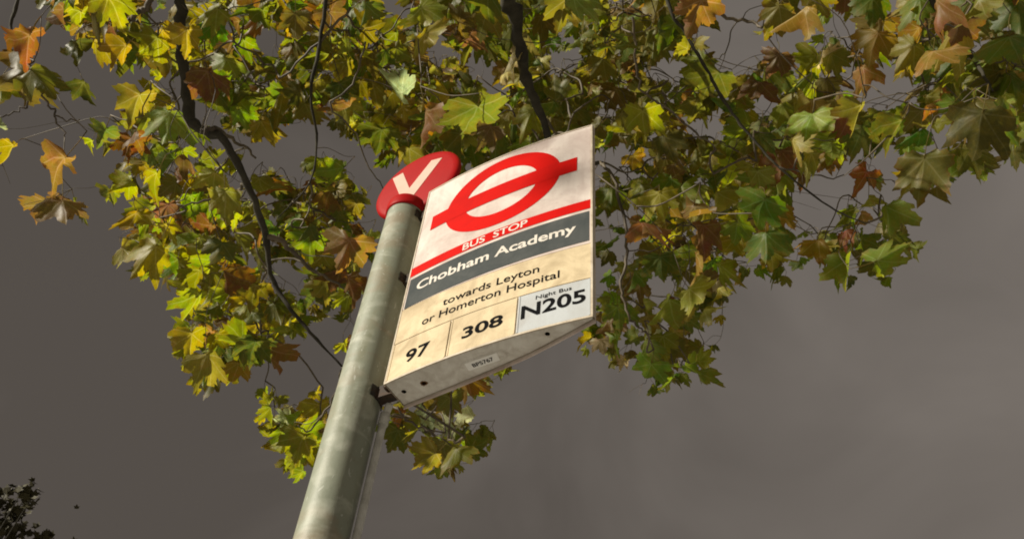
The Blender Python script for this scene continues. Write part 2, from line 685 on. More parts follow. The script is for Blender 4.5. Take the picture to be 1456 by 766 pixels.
mb.add(on_face(uv, .0024), f, 1)
sub('name_panel', mb, [M['dark'], M['letter']], flag)
mb = MB().add(*patch(.0042, FW_ - .0047, .1042, .2038, .0013))
uv, f = word('towards Leyton', .1185, .3395, .1580, .0205, .006)
mb.add(on_face(uv, .0020), f, 1)
uv, f = word('or Homerton Hospital', .0715, .3825, .1252, .0205, .006)
mb.add(on_face(uv, .0020), f, 1)
sub('destination_panel', mb, [M['cream'], M['ink']], flag)
for x0, x1, txt, tx0, tx1, base, cap, mt in ((.0045, .1478, '97', .0460, .1045, .0345, .0305, 'cream'),
                                           (.1512, .2975, '308', .1812, .2702, .0382, .0272, 'cream'),
                                           (.3010, .4440, 'N205', .3080, .4350, .0402, .0325, 'night')):
    mb = MB().add(*patch(x0, x1, .0042, .1015, .0013, .0012, 6))
    # raised lip on both long edges of the tile
    mb.add(*patch(x0, x0 + .003, .0044, .1013, .0022, .001, 1))
    mb.add(*patch(x1 - .003, x1, .0044, .1013, .0022, .001, 1))
    uv, f = word(txt, tx0, tx1, base, cap, .022)
    mb.add(on_face([(x, z + (x - (tx0 + tx1) / 2) * .03) for x, z in uv], .0020), f, 1)
    if txt == 'N205':
        uv, f = word('Night Bus', .3365, .4080, .0812, .0098, .004)
        mb.add(on_face([(x, z + (x - .37) * .02) for x, z in uv], .0020), f, 1)
    o = sub('route_tile', mb, [M[mt], M['ink']], flag)
    if txt == 'N205':
        o['label'] = 'pale blue grey route tile reading Night Bus N205'

# brackets between pole and sign, and the cable conduit
for z in (.004, .345, .585):
    mb = MB()
    mb.add(*box(-.052, -.0005, .030, .054, z, z + .030))
    v, f = lathe([(.0002, .012), (.006, .012), (.0085, .009), (.0085, 0)], 6)
    mb.add([(-.012 + a, .030 - c, z + .015 + b) for a, b, c in v], f)
    v, f = lathe([(PR + .0005, z + .002), (PR + .003, z + .002), (PR + .003, z + .028), (PR + .0005, z + .028)], 48, PX, PY)
    f = [q for q in f if all(v[i][0] > PX + .030 and v[i][1] > PY - .024 for i in q)]
    mb.add(v, f, 0, True)
    sub('bracket', mb, M['bracket'], stop)
mb = MB()
cp, crd = smooth_path([(-.0350, .060, -Z0), (-.0355, .060, -1.5), (-.0355, .060, -.6), (-.0345, .060, -.08), (-.032, .060, -.02), (-.026, .058, .004)], [.0078] * 6, 6)
mb.add(*tube(cp, crd, 14), 0, True)
mb.add(*tube([(-.0342, .060, -.045), (-.0330, .060, -.018)], [.0105, .0105], 14), 0, True)
con = sub('conduit', mb, M['conduit'], stop)
for z in (-.55, -1.35):
    mb = MB()
    mb.add(*box(-.052, -.021, .051, .0695, z, z + .018))
    sub('conduit_clip', mb, M['bracket'], con)

# ================================================================== PLANE TREE
def leaf_outline():
    h = [(0, 1.0), (.05, .90), (.135, .83), (.125, .75), (.225, .70), (.215, .61), (.225, .54), (.245, .50), (.32, .58), (.395, .60), (.48, .67), (.64, .72), (.62, .60), (.675, .50), (.605, .43),
         (.625, .33), (.54, .27), (.52, .22), (.62, .22), (.76, .14), (.70, .05), (.715, -.05), (.59, -.08), (.51, -.18), (.37, -.15), (.25, -.205), (.12, -.12)]
    return np.array(h + [(0, -.03)] + [(-x, y) for x, y in h[:0:-1]])


OUT = leaf_outline()
NO = len(OUT)
RINGS = np.array([.30, .58, .82, 1.0])
VEINS = np.radians([0, 47, -47, 94, -94])


def leaf_template():
    v = [(0, 0)]
    t = [0.0]
    for r in RINGS:
        # inner rings follow a smoothed outline
        sm = OUT.copy()
        if r < 1:
            for _ in range(2):
                sm = (np.roll(sm, 1, 0) + 2 * sm + np.roll(sm, -1, 0)) / 4
        v += list(map(tuple, sm * r))
        t += [r] * NO
    f = [(0, 1 + (i + 1) % NO, 1 + i) for i in range(NO)]
    for k in range(len(RINGS) - 1):
        a, b = 1 + k * NO, 1 + (k + 1) * NO
        for i in range(NO):
            j = (i + 1) % NO
            f.append((a + i, a + j, b + j, b + i))
    return np.array(v), np.array(t), f


LV, LT, LF = leaf_template()
_ang = np.arctan2(LV[:, 0], LV[:, 1])
_dev = np.min(np.abs(_ang[:, None] - VEINS[None, :]), axis=1)
_rad = np.linalg.norm(LV, axis=1)


def rot_x(a): return np.array([[1, 0, 0], [0, math.cos(a), -math.sin(a)], [0, math.sin(a), math.cos(a)]])


def make_leaf(pos, n, tip, size, curl=.5, fold=.25, wither=0.0):
    """leaf blade vertices in the world: pos = middle of the blade, n = upper side, tip = direction of the tip"""
    x = LV[:, 0] * (1 + .12 * rng.normal()) + .02 * np.sin(LV[:, 1] * 7 + rng.uniform(0, 6))
    y = LV[:, 1] * (1 + .08 * rng.normal())
    # ragged, uneven margin
    jag = np.zeros(len(x)); jag[-NO:] = rng.normal(0, .035, NO); jag[-2 * NO:-NO] = jag[-NO:] * .3
    x = x * (1 + jag); y = y * (1 + jag)
    # side lobes more or less drawn out, some leaves nearly three-lobed
    aa = np.abs(_ang)
    g1 = np.exp(-((aa - .82) / .38) ** 2) * rng.uniform(-.22, .14)
    g2 = np.clip((aa - 1.2) / .4, 0, 1) * rng.uniform(-.38, .08)
    sc = (1 + g1 + g2) * np.exp(rng.normal(0, .05) * np.sign(x))
    x = x * sc; y = y * sc
    # lobes of unequal length
    y = y + .07 * rng.normal() * x
    z = .22 * fold * _rad * _dev * 1.3                                   # pleats rise between the veins
    z = z + (.085 + .12 * wither) * np.sin(x * rng.uniform(4, 8) + rng.uniform(0, 6)) * np.sin(y * rng.uniform(4, 8) + rng.uniform(0, 6)) * LT
    ph = rng.uniform(0, 6.28)
    z = z + (.035 + .08 * wither) * np.sin(_ang * rng.integers(5, 10) + ph) * LT ** 3
    fa = fold * rng.uniform(.2, 1.9)                                     # fold along the midrib
    z = z + np.abs(x) * math.sin(fa)
    x = x * math.cos(fa)
    k = curl * rng.normal(.35, .75)                                       # bend along the length
    k = k if abs(k) > 1e-3 else 1e-3
    yy = np.sin(k * y) / k - z * np.sin(k * y)
    z = -(1 - np.cos(k * y)) / k + z * np.cos(k * y)
    y = yy
    k2 = curl * rng.normal(-.2, .8) + 1e-3
    xx = np.sin(k2 * x) / k2 - z * np.sin(k2 * x)
    z = -(1 - np.cos(k2 * x)) / k2 + z * np.cos(k2 * x)
    L = np.stack([xx, y - .38, z], 1) * size / 1.25
    n = n / np.linalg.norm(n)
    t = tip - n * np.dot(tip, n)
    t /= np.linalg.norm(t) + 1e-9
    s = np.cross(t, n)
    return pos + L[:, :1] * s + L[:, 1:2] * t + L[:, 2:] * n, t, n


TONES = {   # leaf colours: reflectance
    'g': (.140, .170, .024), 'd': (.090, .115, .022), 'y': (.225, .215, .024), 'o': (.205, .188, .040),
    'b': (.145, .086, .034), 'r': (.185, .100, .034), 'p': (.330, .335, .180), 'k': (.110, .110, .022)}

leaves = []      # dict(v, tone, alpha, px size, base point, stem end)


def add_leaf(px, py, spx, ang, tone, mode=None, dist=None, real=None, curl=.5, fold=.35, wither=None, pos=None):
    if real is None:
        real = rng.uniform(.135, .185)
    if dist is None:
        dist = FPX * real / spx
        if dist < 2.35:
            real *= 2.35 / dist
            dist = 2.35
        if dist > 6.2:
            real *= 6.2 / dist
            dist = 6.2
    p = at(px, py, dist) if pos is None else np.array(pos, float)
    if pos is None:                                    # keep the lamp's path to the sign open
        s_ = p[1] / TOSUN[1]
        if s_ > .05:
            h = p - s_ * TOSUN
            if -.36 < h[0] < .60 and Z0 - .3 < h[2] < Z0 + 1.05:
                return False
    vd = (p - CAM) / np.linalg.norm(p - CAM)
    j = rng.normal(0, .52, 3)
    given = mode is not None
    if mode is None:
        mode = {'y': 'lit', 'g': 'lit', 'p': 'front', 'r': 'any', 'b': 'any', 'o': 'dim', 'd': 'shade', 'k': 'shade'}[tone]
    if mode == 'lit':
        n = vd * .85 + TOSUN * .75 + j
    elif mode == 'front':
        n = vd * .9 - TOSUN * .75 + j
    elif mode == 'shade':
        n = vd - TOSUN * np.dot(vd, TOSUN) + j * .8
    elif mode == 'dim':
        n = vd - TOSUN * .30 + j
    else:
        n = vd + j * 1.6 + TOSUN * rng.uniform(-.5, .6)
    if pos is None and mode in ('lit', 'dim') and ((500 < px < 840 and py < 235 and rng.random() < .75) or (tone == 'o' and px < 560 and rng.random() < .6)):
        n = vd - TOSUN * np.dot(vd, TOSUN) - TOSUN * .1 + j * .7          # the undersides here stay out of the lamp
    if pos is None and not given and px > 800 and mode in ('dim', 'lit', 'any', 'shade') and rng.random() < {'dim': .9, 'shade': .55}.get(mode, .5):
        n = vd * .85 - TOSUN * .62 + j * 1.1
    a = math.radians(ang)
    tip = RIGHT * math.cos(a) + UP * math.sin(a) + vd * rng.normal(0, .25)
    if wither is None:
        wither = {'b': .8, 'r': .5, 'p': .3}.get(tone, .1)
    v, t, nn = make_leaf(p, n, tip, real, curl + .6 * wither, fold, wither)
    c = np.array(TONES[tone]) * rng.uniform(.75, 1.3) * np.exp(rng.normal(0, .12, 3))
    junction = v[0]
    stem = junction - t * rng.uniform(.03, .06) * 1.0 + np.array([0, 0, 1]) * rng.uniform(.015, .05) + rng.normal(0, .012, 3)
    edge = {'g': .45, 'd': .4, 'y': .7, 'o': .7, 'b': .6, 'r': .8, 'p': .4, 'k': .5}[tone] * rng.uniform(.2, 1.4)
    leaves.append(dict(v=v, c=c, e=min(edge, 1), spx=FPX * real / np.linalg.norm(p - CAM), j=junction, s=stem, px=px, py=py, t=t))


# leaves one can single out in the photograph: x, y, width, tip direction, tone
EXP = """
38 72 66 -100 b shade|18 112 70 -150 b shade|58 115 64 -60 k shade|2 128 50 -100 o shade|30 95 50 -80 b shade|12 220 42 -110 y|4 178 20 0 p|78 240 62 -95 b lit|92 302 60 -80 b any|62 298 44 -100 b any|116 298 40 -70 o any|84 292 34 -110 b lit
125 132 44 -40 d|130 42 80 -110 g|165 18 64 -60 y|88 28 44 -90 b|112 76 44 -95 d|170 78 46 -100 o|215 76 52 180 o|232 108 30 -120 y|192 152 56 -90 o
145 196 52 -110 d|186 212 46 -85 b|238 180 56 -90 o|218 262 52 -100 y|172 266 46 -130 y|240 308 52 -100 b|208 366 60 -140 y|222 350 44 60 o|262 300 50 -80 d|320 292 66 -90 o
340 235 40 -60 y|300 262 40 -70 y|275 434 56 -110 g|234 386 44 -90 o|205 332 24 -60 b|230 318 28 -80 y
272 490 52 -90 y|250 480 26 -160 p|315 486 40 -60 y|336 526 50 -80 o|386 510 46 -70 b|300 520 52 -70 o|286 546 34 -110 y|350 492 36 -20 o|388 440 26 -80 y|402 432 34 -80 o
505 490 36 -100 r|490 360 62 -110 r|500 410 58 -80 r|470 388 46 -120 b|520 345 50 -90 o|440 352 54 -100 g|418 336 40 -140 y|430 300 38 -110 p|452 372 40 -80 o|360 420 52 -90 k|320 400 50 -100 b|310 360 52 -90 d
250 350 46 -90 o|280 395 44 -60 y|345 345 44 -60 o|300 335 34 -90 g|270 330 44 -80 b|370 372 44 -90 d|345 450 44 -90 o
386 566 30 80 g|402 594 32 -140 p|412 618 34 -160 b|425 638 58 -100 g|440 622 50 -40 y|408 664 26 -110 y|452 618 40 -60 b|461 582 26 60 b|398 608 26 160 o|447 655 36 -60 y|436 596 20 60 p|420 660 40 -100 g
560 624 44 -110 d|572 600 36 -60 r|606 592 40 -100 p|590 616 44 -120 g|640 580 52 -80 o|666 548 44 -80 b|650 556 26 -70 p|714 534 24 -80 g|606 652 50 -140 o|646 650 52 -80 o|632 640 46 -100 k|682 632 40 20 d|663 615 22 -90 p|622 600 34 -40 p|560 590 34 -80 y|620 572 40 -60 o|690 540 30 -50 o
830 486 38 -110 y|860 462 42 -90 b|856 492 28 -85 p|880 448 46 -70 g|876 486 44 -100 g|842 452 40 -100 b|940 440 60 -110 o|992 420 62 -60 o|1026 402 32 -70 p|985 458 40 -40 d|912 500 54 -110 d|945 492 46 -80 o|920 530 48 -120 g|955 505 46 -70 k|968 474 30 -60 p|1002 505 40 20 g|985 526 40 -40 g|950 546 36 -95 g|884 514 24 -100 p|975 540 26 -60 g|930 468 34 -40 p|1012 440 40 -20 o|965 448 46 -80 o
1116 312 44 -80 o|1200 312 46 -100 d|1228 296 50 -120 o|1262 312 58 -80 o|1226 255 44 -110 r|1202 336 36 -70 r|1150 350 52 180 o|1172 356 44 -60 o|1130 380 26 -120 p|1205 384 56 -95 g|1266 360 60 10 g|1242 386 40 -80 d|1108 362 44 -60 y|1100 392 40 -60 d|1078 305 72 -100 g|1090 350 66 -80 d|1060 330 58 -60 g|1280 345 46 -60 d|1180 345 34 -80 p|1228 352 46 -110 g
1325 155 60 -100 r|1268 190 66 -130 d shade|1312 250 70 -100 o|1300 262 56 -150 y|1392 190 80 -110 d shade|1432 180 66 -40 d shade|1386 228 50 -90 d shade|1322 88 60 -90 o|1345 60 56 -110 o|1366 98 36 -60 p|1366 125 40 -105 p|1426 38 38 -90 p|1442 70 60 -90 d|1230 112 50 -80 r|1288 82 56 -110 o|1242 66 58 -110 o|1296 52 44 -95 b|1216 170 62 -80 o|1184 214 46 -95 y|1250 180 48 -60 g|1150 92 46 -120 g|1170 72 40 -20 p|1186 92 48 -80 k|1128 28 72 -60 o|1098 28 58 -130 o|1168 8 50 -60 o|1100 92 44 -120 b|1076 130 46 -110 b|1150 180 60 -110 o|1120 162 44 -70 g|1410 120 60 -110 d|1440 120 56 -60 k|1450 20 50 -90 d|1380 20 60 -100 o|1330 20 60 -80 r|1290 15 50 -90 o|1240 15 50 -80 d|1210 20 40 -80 y|1292 215 40 -80 g|1440 215 40 -80 d|1160 205 44 -100 d
988 22 66 -95 r|975 40 50 -110 g|1130 150 50 -90 o|1090 110 40 -70 g|1180 150 60 -90 o|1010 120 60 -90 d|1050 130 48 -60 d
558 55 82 -115 g|640 40 76 -90 r|615 20 60 -60 o|560 118 66 170 p|600 105 80 -80 g|615 60 58 -60 o|672 170 84 -80 d shade|655 210 66 -110 d|606 180 66 -100 r|628 190 54 -90 o|720 92 58 -105 p|732 105 40 -80 b|750 175 62 -110 y|768 165 44 -80 o|770 92 30 -90 p|812 180 40 -100 b|574 215 28 -95 p|590 235 30 -100 b
405 35 74 -90 b|420 40 60 -70 o|412 75 40 -100 b|300 120 62 -90 b|315 100 50 -110 o|360 145 40 -110 p|345 170 40 -100 g|385 175 44 -70 d|460 92 30 -90 y|455 130 40 -90 o|440 20 40 -60 r|350 70 40 -80 g|265 60 50 -100 o|290 40 50 -90 y|480 250 44 -80 g|455 240 40 -100 y|395 268 40 -60 r|400 255 30 80 r
915 175 56 -70 y|880 190 50 -60 y|868 200 44 -110 b|985 210 32 -105 y|1052 240 34 -60 p|1040 205 26 -60 p|1030 265 30 -110 p|900 330 56 -100 r|930 320 58 -60 r|905 280 50 -90 y|940 290 50 -100 y|980 310 60 -90 b|1000 340 62 -95 b|1020 290 54 -90 o|960 250 44 -80 b|1140 130 46 -110 y|1000 220 50 -90 k|950 210 56 -80 k|870 280 46 -90 d|860 350 44 -80 d|1080 260 50 -80 o|1110 230 50 -90 b|1130 215 54 -80 o|940 380 50 -90 k|990 380 56 -100 o|900 400 46 -80 d
800 20 60 -100 o|830 10 60 -60 o|850 25 46 -130 y|905 25 40 -90 b|870 70 56 -90 k|820 60 50 -90 k|930 60 56 -90 k|950 150 50 -90 k|850 95 44 -90 o|840 130 46 -80 b|870 140 44 -100 b|800 140 46 -90 k|770 40 50 -90 k|700 30 50 -80 k|690 70 46 -90 k|520 20 46 -120 d|500 40 50 -90 d|530 90 50 -90 k|510 130 46 -80 d|490 160 52 -80 b|540 200 50 -90 d|560 160 40 -80 k
"""
EXPQ = []
for tok in EXP.replace('\n', '|').split('|'):
    q = tok.split()
    if len(q) >= 5:
        add_leaf(float(q[0]), float(q[1]), float(q[2]) * 1.02, float(q[3]) + rng.normal(0, 12), q[4], mode=q[5] if len(q) > 5 else None, curl=.55, fold=.42)
        EXPQ.append(q)
N_EXPL = len(leaves)
# each of them hangs in a spray with smaller, partly hidden leaves
for q in EXPQ:
    x_, y_, s_ = float(q[0]), float(q[1]), float(q[2])
    if x_ < 130 or (x_ < 150 and y_ < 150):
        continue
    for _ in range(rng.integers(1, 4)):
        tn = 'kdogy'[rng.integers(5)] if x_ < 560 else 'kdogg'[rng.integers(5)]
        aa_ = rng.uniform(0, 6.28)
        add_leaf(x_ + math.cos(aa_) * s_ * .42, y_ + math.sin(aa_) * s_ * .36, s_ * rng.uniform(.45, .80), -90 + rng.normal(0, 45), tn, curl=.8, fold=.6,
                 wither=.1 + .4 * rng.random() ** 2)

# the fuller crown between and behind them
REGIONS = [
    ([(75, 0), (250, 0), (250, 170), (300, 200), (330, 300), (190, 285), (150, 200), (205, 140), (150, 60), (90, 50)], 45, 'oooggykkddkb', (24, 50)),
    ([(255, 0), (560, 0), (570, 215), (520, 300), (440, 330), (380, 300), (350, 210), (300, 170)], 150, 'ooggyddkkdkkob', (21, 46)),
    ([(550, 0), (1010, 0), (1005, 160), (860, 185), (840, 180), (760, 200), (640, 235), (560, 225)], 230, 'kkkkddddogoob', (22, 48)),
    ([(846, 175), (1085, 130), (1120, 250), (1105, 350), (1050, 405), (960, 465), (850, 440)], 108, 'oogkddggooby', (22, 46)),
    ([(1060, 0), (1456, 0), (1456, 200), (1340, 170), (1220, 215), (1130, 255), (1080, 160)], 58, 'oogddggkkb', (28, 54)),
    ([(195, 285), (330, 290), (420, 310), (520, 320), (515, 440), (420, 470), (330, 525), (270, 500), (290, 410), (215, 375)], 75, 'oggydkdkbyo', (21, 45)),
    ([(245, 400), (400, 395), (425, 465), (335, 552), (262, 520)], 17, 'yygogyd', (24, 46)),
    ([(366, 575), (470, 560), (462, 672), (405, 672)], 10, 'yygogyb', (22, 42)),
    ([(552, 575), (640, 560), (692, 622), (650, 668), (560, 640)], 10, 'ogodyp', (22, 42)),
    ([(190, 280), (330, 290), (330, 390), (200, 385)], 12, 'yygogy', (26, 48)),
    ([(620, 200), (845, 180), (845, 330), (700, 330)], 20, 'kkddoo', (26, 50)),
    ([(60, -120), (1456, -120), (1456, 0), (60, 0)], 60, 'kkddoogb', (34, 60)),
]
GAPS = [(412, 215, 40), (440, 235, 22), (696, 100, 26), (700, 120, 18), (1050, 38, 46), (1020, 60, 20), (1255, 125, 34), (1235, 150, 18), (1145, 62, 26), (893, 330, 16),
        (950, 112, 20), (784, 42, 16), (930, 90, 14), (200, 110, 26), (140, 120, 40), (385, 62, 20), (560, 20, 18), (500, 225, 24), (520, 250, 20), (1195, 45, 26), (1110, 75, 18),
        (860, 230, 14), (880, 370, 22), (1060, 80, 14), (470, 195, 16), (1000, 190, 16), (860, 165, 14), (1092, 145, 16), (1215, 240, 26), (1400, 80, 16), (1270, 225, 18), (350, 370, 14), (410, 400, 16), (895, 455, 16), (925, 415, 12), (790, 90, 12),
        (600, 40, 14), (620, 75, 12)]


def inside(poly, x, y):
    c = False
    for i in range(len(poly)):
        (x0, y0), (x1, y1) = poly[i], poly[i - 1]
        if (y0 > y) != (y1 > y) and x < (x1 - x0) * (y - y0) / (y1 - y0) + x0:
            c = not c
    return c


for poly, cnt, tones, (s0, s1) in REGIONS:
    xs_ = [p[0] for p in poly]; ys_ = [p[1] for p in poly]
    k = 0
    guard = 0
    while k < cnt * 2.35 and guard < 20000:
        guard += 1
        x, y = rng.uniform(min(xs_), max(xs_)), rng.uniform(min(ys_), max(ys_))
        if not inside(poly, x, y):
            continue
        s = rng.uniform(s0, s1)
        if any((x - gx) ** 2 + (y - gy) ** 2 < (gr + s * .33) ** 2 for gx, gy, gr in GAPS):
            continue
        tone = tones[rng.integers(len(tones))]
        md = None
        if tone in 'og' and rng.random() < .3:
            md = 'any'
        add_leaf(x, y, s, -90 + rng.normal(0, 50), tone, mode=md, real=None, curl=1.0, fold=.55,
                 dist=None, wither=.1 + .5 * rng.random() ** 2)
        k += 1

# leaves hanging overhead, out of the picture, that shade one corner of the sign
for u, z, s_ in ((.365, .565, 4.3), (.385, .44, 4.6), (.29, .672, 3.9)):
    p = np.array([u, bow(u), Z0 + z]) + TOSUN * s_
    add_leaf(0, 0, 0, -90 + rng.normal(0, 40), 'o', mode='lit', real=.14, dist=1, pos=p)

# ---- limbs: pixel polylines with their own distances, from the trunk behind the camera
TRUNK = [(3.3, -3.4, 0), (3.28, -3.38, 1.2), (3.22, -3.3, 2.6), (3.1, -3.2, 4.2), (2.9, -3.0, 5.6)]
TRAD = [.27, .235, .215, .20, .19]


def limb(px_pts, radii, via=()):
    pts = [np.array(v) for v in via] + [at(*q) for q in px_pts]
    return smooth_path(pts, radii, 6)


LIMBS = [
    limb([(262, -60, 3.5), (256, 40, 3.5), (264, 112, 3.5), (276, 178, 3.4), (318, 198, 3.2), (352, 262, 3.2), (378, 335, 3.2), (388, 400, 3.2), (432, 462, 3.1), (488, 522, 3.0)],
         [.185, .12, .07, .036, .0220, .0195, .0190, .0200, .0150, .0135, .0115, .009, .0060, .0035], via=[TRUNK[4], (1.6, -1.6, 7.6), at(560, -700, 5.2), at(300, -300, 4.0)]),
    limb([(742, -60, 3.3), (738, 40, 3.25), (748, 110, 3.2), (772, 172, 3.2), (800, 240, 3.2), (850, 232, 3.4)],
         [.13, .085, .040, .025, .0235, .019, .0145, .012, .008], via=[TRUNK[4], (1.9, -1.4, 7.3), (.7, .1, 6.4)]),
    limb([(1300, -60, 3.6), (1370, 60, 3.5), (1400, 110, 3.4), (1412, 130, 3.4)],
         [.10, .04, .010, .007, .005, .003], via=[TRUNK[4], at(1200, -420, 4.6)]),
    limb([(940, -40, 3.5), (975, 48, 3.4), (1000, 90, 3.35), (1026, 138, 3.3), (1060, 185, 3.3), (1110, 240, 3.25), (1180, 294, 3.2), (1230, 318, 3.2)],
         [.07, .022, .0072, .0060, .0058, .0056, .0050, .0044, .0034, .0020], via=[TRUNK[4], at(900, -380, 4.6)]),
    limb([(40, -80, 3.3), (26, 0, 3.2), (16, 30, 3.15), (18, 60, 3.1)],
         [.05, .025, .010, .0065, .0055, .004], via=[at(420, -480, 4.5), at(150, -260, 3.7)]),
    limb([(470, -60, 3.8), (455, 60, 3.7), (442, 130, 3.6), (450, 200, 3.6), (440, 260, 3.55), (395, 310, 3.5)],
         [.02, .011, .0080, .007, .006, .005, .0035, .002], via=[at(560, -700, 5.2), at(490, -250, 4.2)]),
]
FINE = [   # thinner boughs seen in the photograph
    ([(285, 188, 3.2), (310, 185, 3.25), (340, 205, 3.5), (365, 222, 3.5)], [.011, .008, .006, .004]),
    ([(378, 335, 3.2), (410, 350, 3.25), (440, 380, 3.5), (475, 400, 3.5), (500, 420, 3.5)], [.012, .009, .007, .005, .003]),
    ([(352, 262, 3.2), (330, 275, 3.4), (290, 285, 3.4), (255, 290, 3.4)], [.006, .005, .004, .0025]),
    ([(215, 0, 3.3), (200, 18, 3.3), (180, 32, 3.3), (172, 40, 3.25)], [.011, .010, .008, .004]),
    ([(1014, 10, 3.6), (1030, 24, 3.6), (1062, 30, 3.6), (1088, 42, 3.55)], [.008, .007, .0065, .005]),
    ([(850, 232, 3.8), (870, 250, 3.7), (888, 320, 3.6), (890, 370, 3.5), (884, 410, 3.45), (890, 440, 3.4), (905, 462, 3.4), (920, 474, 3.4)], [.008, .0075, .007, .0065, .006, .005, .004, .003]),
    ([(565, 580, 2.7), (585, 600, 2.7), (612, 612, 2.7), (640, 632, 2.7)], [.004, .0035, .003, .002]),
    ([(488, 522, 3.0), (520, 560, 3.1), (565, 580, 2.7)], [.005, .0045, .004]),
    ([(488, 522, 3.0), (470, 575, 3.2), (440, 610, 3.1), (425, 605, 3.05)], [.005, .004, .003, .002]),
    ([(1110, 240, 3.25), (1160, 250, 3.2), (1200, 252, 3.2)], [.004, .003, .002]),
    ([(770, 165, 3.2), (800, 195, 3.7), (815, 160, 3.7)], [.006, .005, .003]),
    ([(18, 60, 3.1), (42, 100, 3.05), (62, 138, 3.05), (75, 160, 3.05), (92, 170, 3.05), (114, 172, 3.05)], [.004, .0038, .0035, .003, .0025, .002]),
    ([(75, 160, 3.05), (84, 178, 3.05), (93, 196, 3.05)], [.003, .0025, .0015]),
    ([(42, 100, 3.05), (40, 148, 3.05), (20, 160, 3.05), (0, 168, 3.05)], [.003, .003, .0025, .002]),
    ([(400, 110, 3.7), (455, 60, 3.7), (500, 10, 3.7)], [.004, .005, .006]),
    ([(520, 60, 3.4), (500, 120, 3.4), (470, 150, 3.4), (505, 190, 3.4), (520, 230, 3.4), (545, 270, 3.3)], [.004, .004, .004, .003, .003, .002]),
    ([(900, 20, 3.6), (905, 90, 3.6), (915, 130, 3.6), (955, 160, 3.6), (990, 190, 3.5), (1020, 210, 3.5)], [.006, .005, .005, .004, .004, .003]),
]

tree = bpy.data.objects.new('plane_tree', None)
link(tree)
tree.location = TRUNK[0]
TORG = -np.array(TRUNK[0], float)
tree['label'] = 'autumn plane tree whose drooping leafy boughs hang behind and over the bus stop sign'
tree['category'] = 'tree'


def treepart(name, mb, mat):
    mb.v = [tuple(np.array(q) + TORG) for q in mb.v]
    return mb.build(name, mat, tree)


tp, tr_ = smooth_path(TRUNK, TRAD, 6)
treepart('trunk', MB().add(*tube(tp, tr_, 20, .015), 0, True), M['bark'])
skel, srad = [], []
for pts, rad in LIMBS:
    # slight crookedness
    jit = rng.normal(0, 1, pts.shape) * rad[:, None] * .20
    treepart('branch', MB().add(*tube(pts + jit, rad * (1 + .10 * rng.normal(0, 1, len(rad))), 12, .05), 0, True), M['bark'])
    for q in range(len(pts)):
        if rad[q] < .06:
            skel.append(pts[q])
twigs = MB()
for pp, rr in FINE:
    pts, rad = smooth_path([at(*q) for q in pp], rr, 5)
    pts = pts + rng.normal(0, .004, pts.shape)
    twigs.add(*tube(pts, rad, 7, .06), 0, True)
    skel += list(pts)

# twigs: every leaf stalk joins the nearest wood, nearest first
skel = np.array(skel)
stems = np.array([l['s'] for l in leaves])
nS, nL = len(skel), len(stems)
allp = np.vstack([skel, stems])
plen = np.zeros(nS + nL)
best = np.full(nL, 1e9); par = np.zeros(nL, int)
for i in range(nS):
    d = np.linalg.norm(stems - skel[i], axis=1)
    m_ = d < best
    best[m_] = d[m_]; par[m_] = i
left = np.ones(nL, bool)
order = []
for _ in range(nL):
    k = int(np.argmin(np.where(left, best, 1e9)))
    left[k] = False
    order.append(k)
    plen[nS + k] = plen[par[k]] + np.linalg.norm(stems[k] - allp[par[k]])
    d = np.linalg.norm(stems - stems[k], axis=1) + .25 * plen[nS + k]
    m_ = left & (d < best)
    best[m_] = d[m_]; par[m_] = nS + k
desc = np.ones(nL)
for k in order[::-1]:
    if par[k] >= nS:
        desc[par[k] - nS] += desc[k]
for k in order:
    a, b = allp[par[k]], stems[k]
    L = np.linalg.norm(b - a)
    if L < 1e-4:
        continue
    r = min(.00125 * desc[k] ** .40, .0042)
    side = rng.normal(0, .075 * L, 3)
    mid1 = a * .67 + b * .33 + side + np.array([0, 0, .04 * L])
    mid2 = a * .33 + b * .67 + side * .6 + rng.normal(0, .05 * L, 3)
    pts, rad = smooth_path([a, mid1, mid2, b], [r * 1.25, r * 1.15, r * 1.05, r], 3)
    twigs.add(*tube(pts, rad, 6, .08), 0, True)
# bare hanging twigs among the leaves
for k in rng.choice(nL, 150, replace=False):
    if not (40 < leaves[k]['py'] < 560):
        continue
    a = stems[k]
    d = np.array([rng.normal(0, .6), rng.normal(0, .6), rng.normal(-.5, .5)]); d /= np.linalg.norm(d)
    L = rng.uniform(.12, .34)
    b = a + d * L + np.array([0, 0, -.05])
    m1 = a + d * L * .4 + rng.normal(0, .025, 3)
    m2 = a + d * L * .7 + rng.normal(0, .025, 3)
    r = rng.uniform(.0016, .0032)
    pts, rad = smooth_path([a, m1, m2, b], [r, r * .85, r * .7, r * .35], 4)
    twigs.add(*tube(pts, rad, 6, .08), 0, True)
    c = m2 + rng.normal(0, .07, 3)
    pts, rad = smooth_path([m2, (m2 + c) / 2 + rng.normal(0, .01, 3), c], [r * .6, r * .5, r * .3], 3)
    twigs.add(*tube(pts, rad, 6, .08), 0, True)
tw = treepart('twigs', twigs, M['twig'])
tw['kind'] = 'stuff'

# leaves: the hundred that show largest are parts, the rest one mass
vis = [i for i, l in enumerate(leaves) if 0 < l['px'] < 1456 and 0 < l['py'] < 766 and i < N_EXPL]
vis.sort(key=lambda i: -leaves[i]['spx'])
single = set(vis[:100])


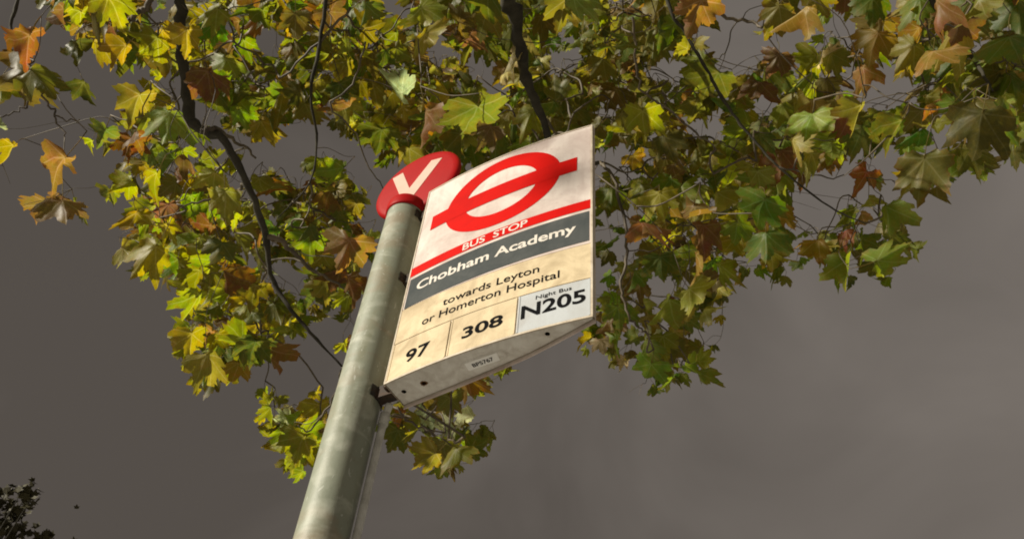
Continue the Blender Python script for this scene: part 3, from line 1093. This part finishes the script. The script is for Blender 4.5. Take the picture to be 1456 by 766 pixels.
def leaf_mesh(name, items):
    V, F, T, B, MI = [], [], [], [], []
    off = 0
    for l in items:
        v = l['v']
        V.append(v)
        F += [tuple(i + off for i in f) for f in LF]
        T.append(np.tile([*l['c'], l['e']], (len(v), 1)))
        B.append(np.stack([LV[:, 0], LV[:, 1], LT], 1) + 0)
        MI += [0] * len(LF)
        off += len(v)
        # stalk
        j, s = l['j'], l['s']
        mid = (j + s) / 2 - l['t'] * .012
        pts, rad = smooth_path([s, mid, j], [.0016, .0013, .0012], 3)
        tv, tf = tube(pts, rad, 5)
        V.append(np.array(tv)); F += [tuple(i + off for i in f) for f in tf]
        T.append(np.tile([.17, .13, .04, 0], (len(tv), 1)))
        B.append(np.tile([.3, .1, .2], (len(tv), 1)))
        MI += [0] * len(tf)
        off += len(tv)
    V = np.vstack(V) + TORG; T = np.vstack(T); B = np.vstack(B)
    o = mesh_obj(name, V, F, [M['leaf']], tree, MI, True)
    at_ = o.data.attributes.new('tone', 'FLOAT_COLOR', 'POINT')
    at_.data.foreach_set('color', T.astype(np.float32).ravel())
    ab = o.data.attributes.new('blade', 'FLOAT_VECTOR', 'POINT')
    ab.data.foreach_set('vector', B.astype(np.float32).ravel())
    return o


for i in sorted(single):
    leaf_mesh('leaf', [leaves[i]])
fo = leaf_mesh('foliage', [l for i, l in enumerate(leaves) if i not in single])
fo['kind'] = 'stuff'

# ================================================================== FAR TREE (lower left)
fc = at(-95, 905, 15.5)
far = bpy.data.objects.new('distant_tree', None)
link(far)
far.location = (fc[0], fc[1], 0)
far['label'] = 'dark distant tree, only its leafy top showing at the lower left'
far['category'] = 'tree'
tp, tr_ = smooth_path([(0, 0, 0), (.08, .05, 2.5), (-.05, .1, 5), (.1, 0, fc[2] + .6)], [.24, .2, .15, .04], 6)
tm = MB().add(*tube(tp, tr_, 12, .02), 0, True)
for k in range(16):
    a = rng.uniform(0, 6.28); z = rng.uniform(fc[2] - 2.0, fc[2] + .5)
    L = rng.uniform(1.2, 2.0)
    e = np.array([math.cos(a) * L, math.sin(a) * L, z + rng.uniform(.6, 1.5)])
    pts, rad = smooth_path([(0, 0, z), e * [.5, .5, 1] + [0, 0, -.3], e], [.06, .035, .008], 4)
    tm.add(*tube(pts, rad, 6), 0, True)
cv, cf = [], []
clumps = [(rng.normal(0, .95, 3) * [1, 1, .85]) for _ in range(130)]
# sprays that reach into the picture
for q in ((44, 692), (46, 706), (22, 712), (30, 700), (8, 700), (12, 725), (40, 715), (25, 728), (5, 745), (28, 748), (64, 766), (56, 768), (10, 760), (0, 715), (0, 730), (4, 755), (14, 742), (20, 760), (35, 762), (-8, 705), (-10, 740)):
    clumps.append(at(q[0], q[1], 15.2 + rng.normal(0, .2)) - fc)
for c in clumps[130:]:
    a = np.array([-.2, .1, -.9]); z_ = np.array([0, 0, fc[2]])
    pts, rad = smooth_path([a + z_, a * .4 + c * .6 + [.05, 0, -.12] + z_, c + z_], [.03, .018, .006], 4)
    tm.add(*tube(pts, rad, 6), 0, True)
tm.build('trunk', M['bark'], far)
for ci, c in enumerate(clumps):
    spray = ci >= 130
    if not spray and np.linalg.norm(c) > 1.75:
        continue
    for _ in range(14 if spray else 60):
        p = c + rng.normal(0, (.06 if spray else .24), 3)
        s = rng.uniform(.05, .10)
        n = rng.normal(0, 1, 3); n[2] += 1.2; n /= np.linalg.norm(n)
        t = np.cross(n, rng.normal(0, 1, 3)); t /= np.linalg.norm(t)
        b = np.cross(n, t)
        k = len(cv)
        for a_, r_ in ((90, 1), (50, .5), (30, .85), (-10, .5), (-35, .7), (-90, .4), (215, .7), (190, .5), (150, .85), (130, .5)):
            a_ = math.radians(a_)
            cv.append(p + s * r_ * (math.cos(a_) * t + math.sin(a_) * b) + n * s * .2 * r_ * r_)
        cf.append(tuple(range(k, k + 10)))
cr_ = mesh_obj('crown', np.array(cv) + [0, 0, fc[2]], cf, M['farleaf'], far)

# ================================================================== GROUND
def sheet(name, x0, x1, y0, y1, z, m):
    o = mesh_obj(name, [(x0, y0, z), (x1, y0, z), (x1, y1, z), (x0, y1, z)], [(0, 1, 2, 3)], m)
    o['kind'] = 'structure'
    return o


sheet('ground', -900, 900, -900, 900, -.126, M['ground'])
mb = MB().add(*box(-60, 60, -4.5, 6.0, -.12, 0))
pv = mb.build('pavement', M['paving'])
pv['kind'] = 'structure'
